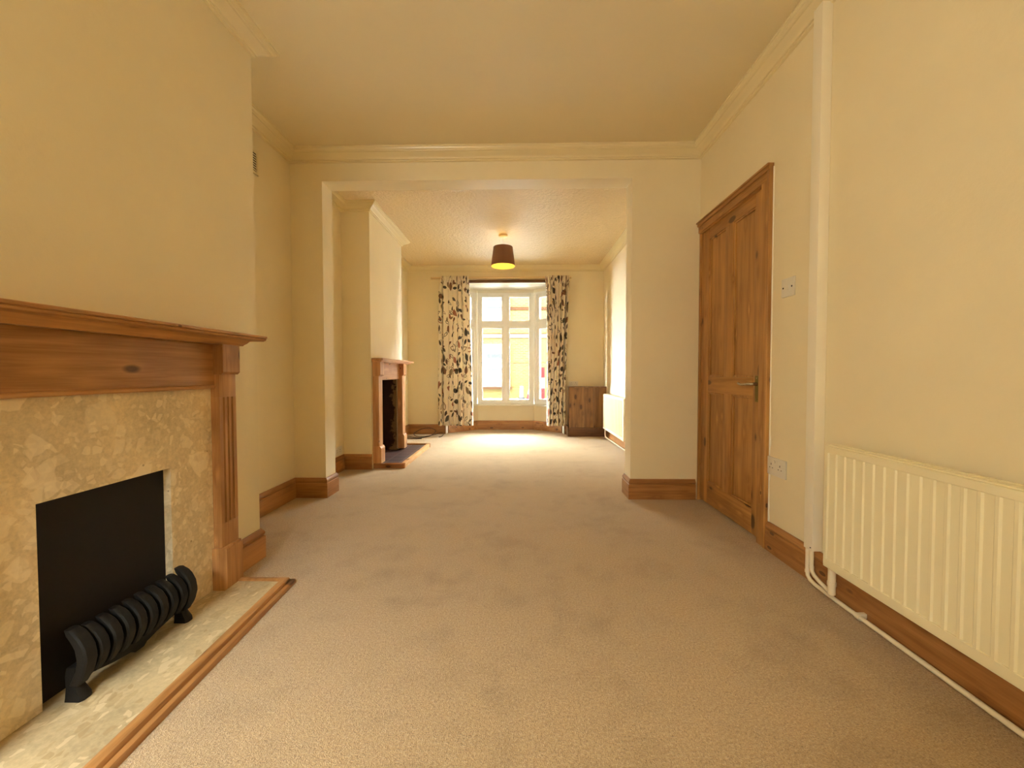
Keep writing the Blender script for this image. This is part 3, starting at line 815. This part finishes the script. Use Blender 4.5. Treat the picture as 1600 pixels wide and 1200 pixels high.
# ------------------------------------------------------------------ pendant lamp
px, py = -.193, 4.72
pd = thing('pendant_lamp', (px, py, H), 'lit pendant lamp with brown tapered shade hanging in the front room', 'pendant lamp')
m = MB(); m.lathe((px, py, H), [(.0, -.030), (.040, -.030), (.052, -.024), (.055, -.008), (.055, 0), (0, 0)], 32); obj('ceiling_rose', m, M_track, pd, smooth=40)
m = MB(); m.tube([(px, py, H-.028), (px, py, 2.432)], .0025, 8); obj('cord', m, M_plast, pd)
def shade_mat():
    m_, t, b, o = nt('brown_shade_fabric')
    g = t.nodes.new('ShaderNodeNewGeometry')
    p = coord(t, 'Object')
    nz = N(t, 'ShaderNodeTexNoise', Scale=300.0, Detail=2.0); L(t, p, nz.inputs['Vector'])
    L(t, mix(t, nz.outputs[0], lin((96, 58, 30)), lin((122, 78, 44))), b.inputs['Base Color']); b.inputs['Roughness'].default_value = .7
    return m_
M_shade = shade_mat(); M_shin = plain('shade_lining', lin((240, 216, 130)), .7, .2)
seg = 48
m = MB(); m.lathe((px, py, 0), [(.116, 2.462), (.1435, 2.236), (.1415, 2.236), (.114, 2.462), (.116, 2.462)], seg, cap=False)
sh = obj('lamp_shade', m, [M_shade, M_shin], pd, smooth=40)
for p in sh.data.polygons:
    c = p.center; n_ = p.normal
    if Vector((c.x, c.y, 0)).dot(Vector((n_.x, n_.y, 0))) < -1e-4: p.material_index = 1
m = MB()
for k in range(3):
    a = k*2*math.pi/3+.3
    m.tube([(px, py, 2.405), (px+.114*math.cos(a), py+.114*math.sin(a), 2.452)], .002, 6)
m.lathe((px, py, 2.42), [(0, -.04), (.018, -.06), (.020, -.01), (.016, .01), (0, .012)], 16)
obj('lamp_holder', m, M_plast, pd, smooth=40)
m = MB(); m.lathe((px, py, 2.335), [(0, -.034), (.018, -.030), (.030, -.012), (.031, .004), (.022, .026), (.014, .042), (0, .045)], 20)
obj('bulb', m, emit('warm_bulb', (1.0, .72, .22, 1), 26.0), pd, smooth=60)

# ------------------------------------------------------------------ curtains and rail
m = MB(); m.box(-1.368, .80, YE-.060, YE-.022, 2.412, 2.440, .004); m.box(-1.2, -1.18, YE-.025, YE-.001, 2.415, 2.436); m.box(.6, .62, YE-.025, YE-.001, 2.415, 2.436)
tag(obj('curtain_rail', m, M_track, base=(-.28, YE-.04, 2.426), smooth=30), 'long cream curtain rail above the bay window', 'curtain rail')
m = MB(); m.box(-1.198, .745, YE-.030, YE-.0005, 2.353, 2.398, .002); m.box(-1.198, -1.158, YE-.030, YE-.0005, 2.312, 2.354, .002)
tag(obj('wall_batten', m, M_batten, base=(-.22, YE-.01, 2.36), smooth=30), 'brown wooden batten fixed above the bay opening behind the curtains', 'batten')
def curtain(xt0, xt1, xb0, xb1, zb, seed, label, flick):
    rnd = random.Random(seed)
    bm = bmesh.new(); uvl = bm.loops.layers.uv.new('UVMap')
    NU, NV = 190, 60
    ph = [rnd.uniform(0, 6.28) for _ in range(8)]
    zt = 2.438
    rows = []; uvs = []
    for j in range(NV+1):
        s = j/NV; z = zt+(zb-zt)*s
        a = min(1, s/.10); a = a*a*(3-2*a)
        row = []; us = []; acc = 0; prev = None
        for i in range(NU+1):
            u = i/NU
            spread = min(1, s*1.3)
            x0 = xt0+(xb0-xt0)*spread; x1 = xt1+(xb1-xt1)*spread
            uw = u+.018*math.sin(2*math.pi*2*u+ph[0])+.012*math.sin(2*math.pi*3.3*u+ph[1]+s)
            x = x0+(x1-x0)*u+.010*math.sin(3*s+ph[2]+4*u)*a
            top = .010*math.sin(2*math.pi*17*u)
            fold = (.050+.020*math.sin(ph[3]+9*u))*math.sin(2*math.pi*6.5*uw+ph[4]+.5*math.sin(2.2*s+ph[5]))+.016*math.sin(2*math.pi*13*uw+ph[6]+.8*s)
            y = YE-.105+top*(1-a)+fold*a-.004
            # fuller folds push x about a little so they overlap
            x += .016*math.cos(2*math.pi*6.5*uw+ph[4])*a
            if z < .79: x = min(x, .722)
            p = Vector((x, y, z+(.008*math.sin(2*math.pi*17*u+1) if j == 0 else 0)))
            if prev is not None: acc += (p-prev).length
            prev = p
            row.append(bm.verts.new(p)); us.append(acc)
        rows.append(row); uvs.append(us)
    for j in range(NV):
        for i in range(NU):
            f = bm.faces.new((rows[j][i], rows[j+1][i], rows[j+1][i+1], rows[j][i+1])); f.smooth = True
            for l, (jj, ii) in zip(f.loops, ((j, i), (j+1, i), (j+1, i+1), (j, i+1))):
                l[uvl].uv = (uvs[30][ii]+seed*3.7, (zt-(zt+(zb-zt)*jj/NV))+seed)
    me = bpy.data.meshes.new('curtain'); bm.to_mesh(me); bm.free()
    me.materials.append(M_floral)
    o = bpy.data.objects.new('curtain', me); COL.objects.link(o)
    base = Vector(((xb0+xb1)/2, YE-.09, zb)); me.transform(Matrix.Translation(-base)); o.location = base
    md = o.modifiers.new('thickness', 'SOLIDIFY'); md.thickness = .002
    return tag(o, label, 'curtain', 'leaf print curtains')
curtain(-1.200, -.775, -1.245, -.715, .150, 1, 'leaf print curtain hanging at the left side of the bay window', 0)
curtain(.395, .775, .420, .705, .150, 2, 'leaf print curtain hanging at the right side of the bay window, next to the cupboard', 1)

# ------------------------------------------------------------------ bay windows
def bay_window(name, p0, p1, z0, z1, mull, label, rail=True, sash=False):
    w = bpy.data.objects.new(name, None); COL.objects.link(w); w['kind'] = 'structure'
    p0 = Vector(p0); p1 = Vector(p1); d = (p1-p0); ln = d.length; d.normalize()
    w.location = (0, 0, 0)
    Mx = Matrix(((d.x, -d.y, 0, p0.x), (d.y, d.x, 0, p0.y), (0, 0, 1, 0), (0, 0, 0, 1)))   # u along, v outward
    m = MB(); m.M = Mx
    fw = .050; zt0, zt1 = 1.742, 1.812
    m.box(0, fw, 0, .07, z0, z1, .004); m.box(ln-fw, ln, 0, .07, z0, z1, .004)
    m.box(fw-.003, ln-fw+.003, .0008, .0692, z0+.0005, z0+.04, .004); m.box(fw-.003, ln-fw+.003, .0008, .0692, z1-.042, z1-.0005, .004)
    m.box(fw-.003, ln-fw+.003, .004, .066, zt0, zt1, .006)
    us = [fw]+[ln*k for k in mull]+[ln-fw]
    for k in mull: m.box(ln*k-.032, ln*k+.032, .001, .069, z0+.03, z1-.03, .006)
    obj('frame', m, M_upvc, w, smooth=35)
    for i in range(len(us)-1):
        a = us[i]+(.032 if i > 0 else 0); b = us[i+1]-(.032 if i < len(us)-2 else 0)
        for za, zb in ((z0+.04, zt0), (zt1, z1-.042)):
            m = MB(); m.M = Mx
            sw = .034 if not sash else .052
            m.box(a-.002, a+sw, .016, .056, za, zb, .006); m.box(b-sw, b+.002, .016, .056, za, zb, .006)
            m.box(a, b, .0168, .0552, za-.002, za+sw*.9, .006); m.box(a, b, .0168, .0552, zb-sw*.9, zb+.002, .006)
            if rail and za < 1: m.box(a+sw-.003, b-sw+.003, .030, .042, 1.123, 1.134)
            s = obj('sash', m, M_upvc, w, smooth=35)
            m = MB(); m.M = Mx
            m.box(a+sw-.006, b-sw+.006, .033, .037, za+sw*.9-.006, zb-sw*.9+.006)
            obj('pane', m, M_glass, s)
    return w
wz0, wz1 = .434, HB-.043
off = offs(bay, -.012)
bay_window('window_1', off[1], off[2], wz0, wz1, (.5,), '')
bay_window('window_2', off[0], off[1], wz0, wz1, (), '', sash=True)
bay_window('window_3', off[2], off[3], wz0, wz1, (), '', sash=True)
# window behind the viewpoint; unseen yard walls added to cut and bounce its daylight
w = bpy.data.objects.new('window_4', None); COL.objects.link(w); w['kind'] = 'structure'; w.location = (0, YREAR-.07, 0)
m = MB()
for x in (RX0, (RX0+RX1)/2-.03, RX1-.06): m.box(x, x+.06, YREAR-.10, YREAR-.04, RZ0, RZ1)
for z in (RZ0, RZ1-.06): m.box(RX0+.05, RX1-.05, YREAR-.10, YREAR-.04, z, z+.06)
obj('frame', m, M_upvc, w)
for a, b in ((RX0+.058, (RX0+RX1)/2-.028), ((RX0+RX1)/2+.028, RX1-.058)):
    m = MB(); m.box(a, b, YREAR-.073, YREAR-.068, RZ0+.058, RZ1-.058); obj('pane', m, M_glass, w)
M_yard_bounce = plain('yard_bounce', lin((128, 127, 120)), .9, .2)
m = MB()
yb_ = YREAR-1.9
m.box(-2.1, 1.8, yb_-.2, yb_, -.1, 3.0); m.box(-2.1, -1.9, yb_, YREAR-.1, -.1, 3.0); m.box(1.6, 1.8, yb_, YREAR-.1, -.1, 3.0)
struct('wall_yard_bounce', m, M_yard_bounce)
m = MB(); m.box(-2.1, 1.8, yb_-.2, YREAR-.12, -.2, -.05); struct('ground_yard_bounce', m, M_yard_bounce)

# ------------------------------------------------------------------ cupboard in the corner
cb = thing('corner_cupboard', (1.02, 5.985, 0), 'low planked dark wood cupboard in the corner right of the bay', 'cupboard')
m = MB(); m.box(.752, XRF-.001, 5.885, YE-.001, .0, .738, .002); m.box(.744, XRF-.001, 5.868, YE-.001, .735, .750, .002); obj('carcass', m, M_oakZ, cb)
for a, b in ((.748, .975), (.977, 1.117), (1.119, XRF-.002)):
    m = MB(); m.box(a, b, 5.872, 5.887, .135, .736, .002); obj('plank', m, M_oakZ, cb)
m = MB()
m.prism([(5.854, 0), (5.854, .115), (5.862, .132), (5.885, .136), (5.885, 0)], 'x', .742, XRF-.001, .001)
m.box(.730, .752, 5.854, YE-.02, 0, .150, .002)
obj('plinth', m, M_oakX, cb)

# ------------------------------------------------------------------ cable coil on the carpet
def cable(pts, r=.0045):
    m = MB(); m.tube(pts, r, 8, smooth=8); return m
z = .006
ca = [(-1.70, 5.86, z), (-1.60, 5.76, z), (-1.45, 5.70, z), (-1.33, 5.80, .02), (-1.28, 5.93, .07), (-1.38, 6.03, .10), (-1.52, 6.05, .085), (-1.62, 5.96, .03), (-1.55, 5.84, z), (-1.42, 5.80, z), (-1.30, 5.88, .022), (-1.20, 5.94, .045), (-1.15, 5.88, .03), (-1.17, 5.80, z), (-1.20, 5.77, z)]
tag(obj('power_cable', cable(ca), M_cable, base=(-1.4, 5.88, 0), smooth=60), 'dark cable lying loosely on the carpet left of the curtain', 'cable', 'loose cables')
cb2 = [(-1.70, 5.74, z), (-1.62, 5.66, z), (-1.50, 5.62, z), (-1.42, 5.63, z)]
tag(obj('power_cable', cable(cb2, .006), M_cable, base=(-1.55, 5.82, 0), smooth=60), 'short dark cable end beside the far hearth and skirting', 'cable', 'loose cables')

# ------------------------------------------------------------------ outside
GZ = -.15
m = MB(); m.box(-20, 20, 6.9, 17.2, GZ-.2, GZ); struct('ground_street', m, M_pave)
FYF = 17.2
m = MB()      # the front of this house above and beside the bay, as the street sees it
m.box(-12, -1.95, 6.26, 6.5, GZ, 7.0); m.box(1.50, 14, 6.26, 6.5, GZ, 7.0); m.box(-1.96, 1.51, 6.26, 6.5, HB+.13, 7.0)
m.box(-1.3, .85, 6.45, 6.95, HB+.121, HB+.30)
struct('wall_front_exterior', m, plain('own_front_brick', (.25, .2, .12, 1), .9, .2))
hz = thing('street_house', (0, FYF, GZ), 'yellow brick terraced house across the street seen through the bay window', 'house')
m = MB()
m.box(-12, 14, FYF, FYF+.3, GZ, 6.2)
obj('brick_wall', m, M_brick, hz)
m = MB(); m.box(-12, 14, FYF-.06, FYF+.02, 2.52, 2.66); obj('string_course', m, M_stucco, hz)
m = MB(); m.box(-12, 14, FYF-.04, FYF+.02, 2.66, 2.70); m.box(-12, 14, FYF-.03, FYF+.02, 3.72, 3.86); obj('red_band', m, M_redbrick, hz)
for cx in (-4.6, -1.02, 2.9, 6.4):
    for (z0, z1) in ((.36, 2.25), (3.05, 4.75)):
        m = MB()
        m.box(cx-.62, cx+.62, FYF-.09, FYF+.02, z0, z1, .01)
        f = obj('window', m, M_stucco, hz)
        for q in ((cx-.40, cx+.40, z1-.62, z1-.45), (cx-.40, cx+.40, z0+.75, z0+.80)):
            m = MB(); m.box(q[0], q[1], FYF-.10, FYF-.085, q[2], q[3]); obj('pane', m, M_blind, f)
        for k in range(5):
            m = MB(); m.box(cx-.36+k*.17, cx-.34+k*.17, FYF-.10, FYF-.085, z0+.25, z0+.70); obj('glazing_bar', m, M_blind, f)
    m = MB(); m.box(cx-.70, cx+.70, FYF-.14, FYF+.02, .26, .36); obj('sill', m, M_redbrick, hz)
m = MB(); m.prism([(FYF-.25, 6.2), (FYF+3, 8.4), (FYF+3, 8.2), (FYF+.1, 6.1)], 'x', -12, 14); obj('roof', m, M_grey, hz)
def cone(x, y, h, rb, label):
    c = thing('traffic_cone', (x, y, GZ), label, 'traffic cone')
    m = MB(); m.box(x-rb*1.2, x+rb*1.2, y-rb*1.2, y+rb*1.2, GZ, GZ+.035, .006); obj('base', m, M_grey, c)
    m = MB(); m.lathe((x, y, GZ), [(rb, .035), (rb*.25, h), (0, h)], 24); obj('body', m, M_red, c, smooth=40)
    m = MB(); m.lathe((x, y, GZ), [(rb*.735+.004, .035+(h-.035)*.36), (rb*.51+.004, .035+(h-.035)*.66)], 24, cap=False); obj('band', m, M_white, c, smooth=40)
cone(.49, 16.5, .62, .19, 'red traffic cone on the street seen through the lower window panes')
bo = thing('bollard', (.10, 16.7, GZ), 'pale bollard with grey foot on the street left of the traffic cone', 'bollard')
m = MB(); m.lathe((.10, 16.7, GZ), [(.085, .08), (.075, .52), (.06, .56), (0, .57)], 20); obj('post', m, M_white, bo, smooth=40)
m = MB(); m.lathe((.10, 16.7, GZ), [(.15, 0), (.14, .05), (.09, .10), (0, .10)], 20); obj('foot', m, M_grey, bo, smooth=40)
rp = thing('barrier_post', (.545, 9.0, GZ), 'red and white street post seen through the right side light of the bay', 'post')
for i in range(5):
    m = MB(); m.lathe((.545, 9.0, GZ), [(.045, .04+i*.24), (.045, .04+(i+1)*.24)], 20); obj('band', m, M_red if i % 2 == 0 else M_white, rp, smooth=40)
m = MB(); m.lathe((.545, 9.0, GZ), [(.16, 0), (.15, .04), (.05, .06), (0, .06)], 20); obj('foot', m, M_grey, rp, smooth=40)

# ------------------------------------------------------------------ light
W = bpy.data.worlds.new('sky'); scene.world = W; W.use_nodes = True
bg = W.node_tree.nodes['Background']; bg.inputs[0].default_value = (.93, .97, 1.0, 1); bg.inputs[1].default_value = 108.0
def portal(loc, rot, sx, sy):
    l = bpy.data.lights.new('daylight_portal', 'AREA'); l.shape = 'RECTANGLE'; l.size = sx; l.size_y = sy; l.energy = 1
    l.cycles.is_portal = True
    o = bpy.data.objects.new('daylight_portal', l); COL.objects.link(o); o.location = loc; o.rotation_euler = rot
portal((-.23, 6.70, 1.4), (R(-90), 0, 0), 2.0, 2.0)
portal(((RX0+RX1)/2, YREAR-.16, (RZ0+RZ1)/2), (R(90), 0, 0), RX1-RX0+.1, RZ1-RZ0+.1)
# added fill light in the rear left corner, brightening right and dividing walls
l = bpy.data.lights.new('back_room_fill', 'POINT'); l.energy = 45; l.color = (1, .97, .90); l.shadow_soft_size = .20
o = bpy.data.objects.new('back_room_fill', l); COL.objects.link(o); o.location = (-1.50, -.95, 1.48)
# warm bulb of the pendant
l = bpy.data.lights.new('pendant_bulb', 'POINT'); l.energy = 16; l.color = (1, .72, .3); l.shadow_soft_size = .03
o = bpy.data.objects.new('pendant_bulb', l); COL.objects.link(o); o.location = (px, py, 2.335)

# ------------------------------------------------------------------ camera
f_px, yaw, pitch, roll = 610.0, .0186, .0270, -.0013
cam = bpy.data.cameras.new('camera'); co = bpy.data.objects.new('camera', cam); COL.objects.link(co)
cam.sensor_fit = 'HORIZONTAL'; cam.sensor_width = 36; cam.lens = f_px/1600*36; cam.clip_start = .05; cam.clip_end = 200
fwd = Vector((-math.sin(yaw), math.cos(yaw), 0)); right = Vector((math.cos(yaw), math.sin(yaw), 0)); up = Vector((0, 0, 1))
f2 = fwd*math.cos(pitch)-up*math.sin(pitch); u2 = up*math.cos(pitch)+fwd*math.sin(pitch)
r3 = right*math.cos(roll)+u2*math.sin(roll); u3 = u2*math.cos(roll)-right*math.sin(roll)
mw = Matrix((r3, u3, -f2)).transposed().to_4x4(); mw.translation = (0, 0, .95)
co.matrix_world = mw
scene.camera = co
vs = scene.view_settings
vs.view_transform = 'Standard'; vs.look = 'None'; vs.gamma = 1; vs.use_curve_mapping = False; vs.exposure = 0.44
scene.cycles.use_denoising = True
scene.cycles.max_bounces = 12; scene.cycles.diffuse_bounces = 8; scene.cycles.transparent_max_bounces = 12
scene.cycles.sample_clamp_indirect = 8
scene.cycles.caustics_reflective = False; scene.cycles.caustics_refractive = False
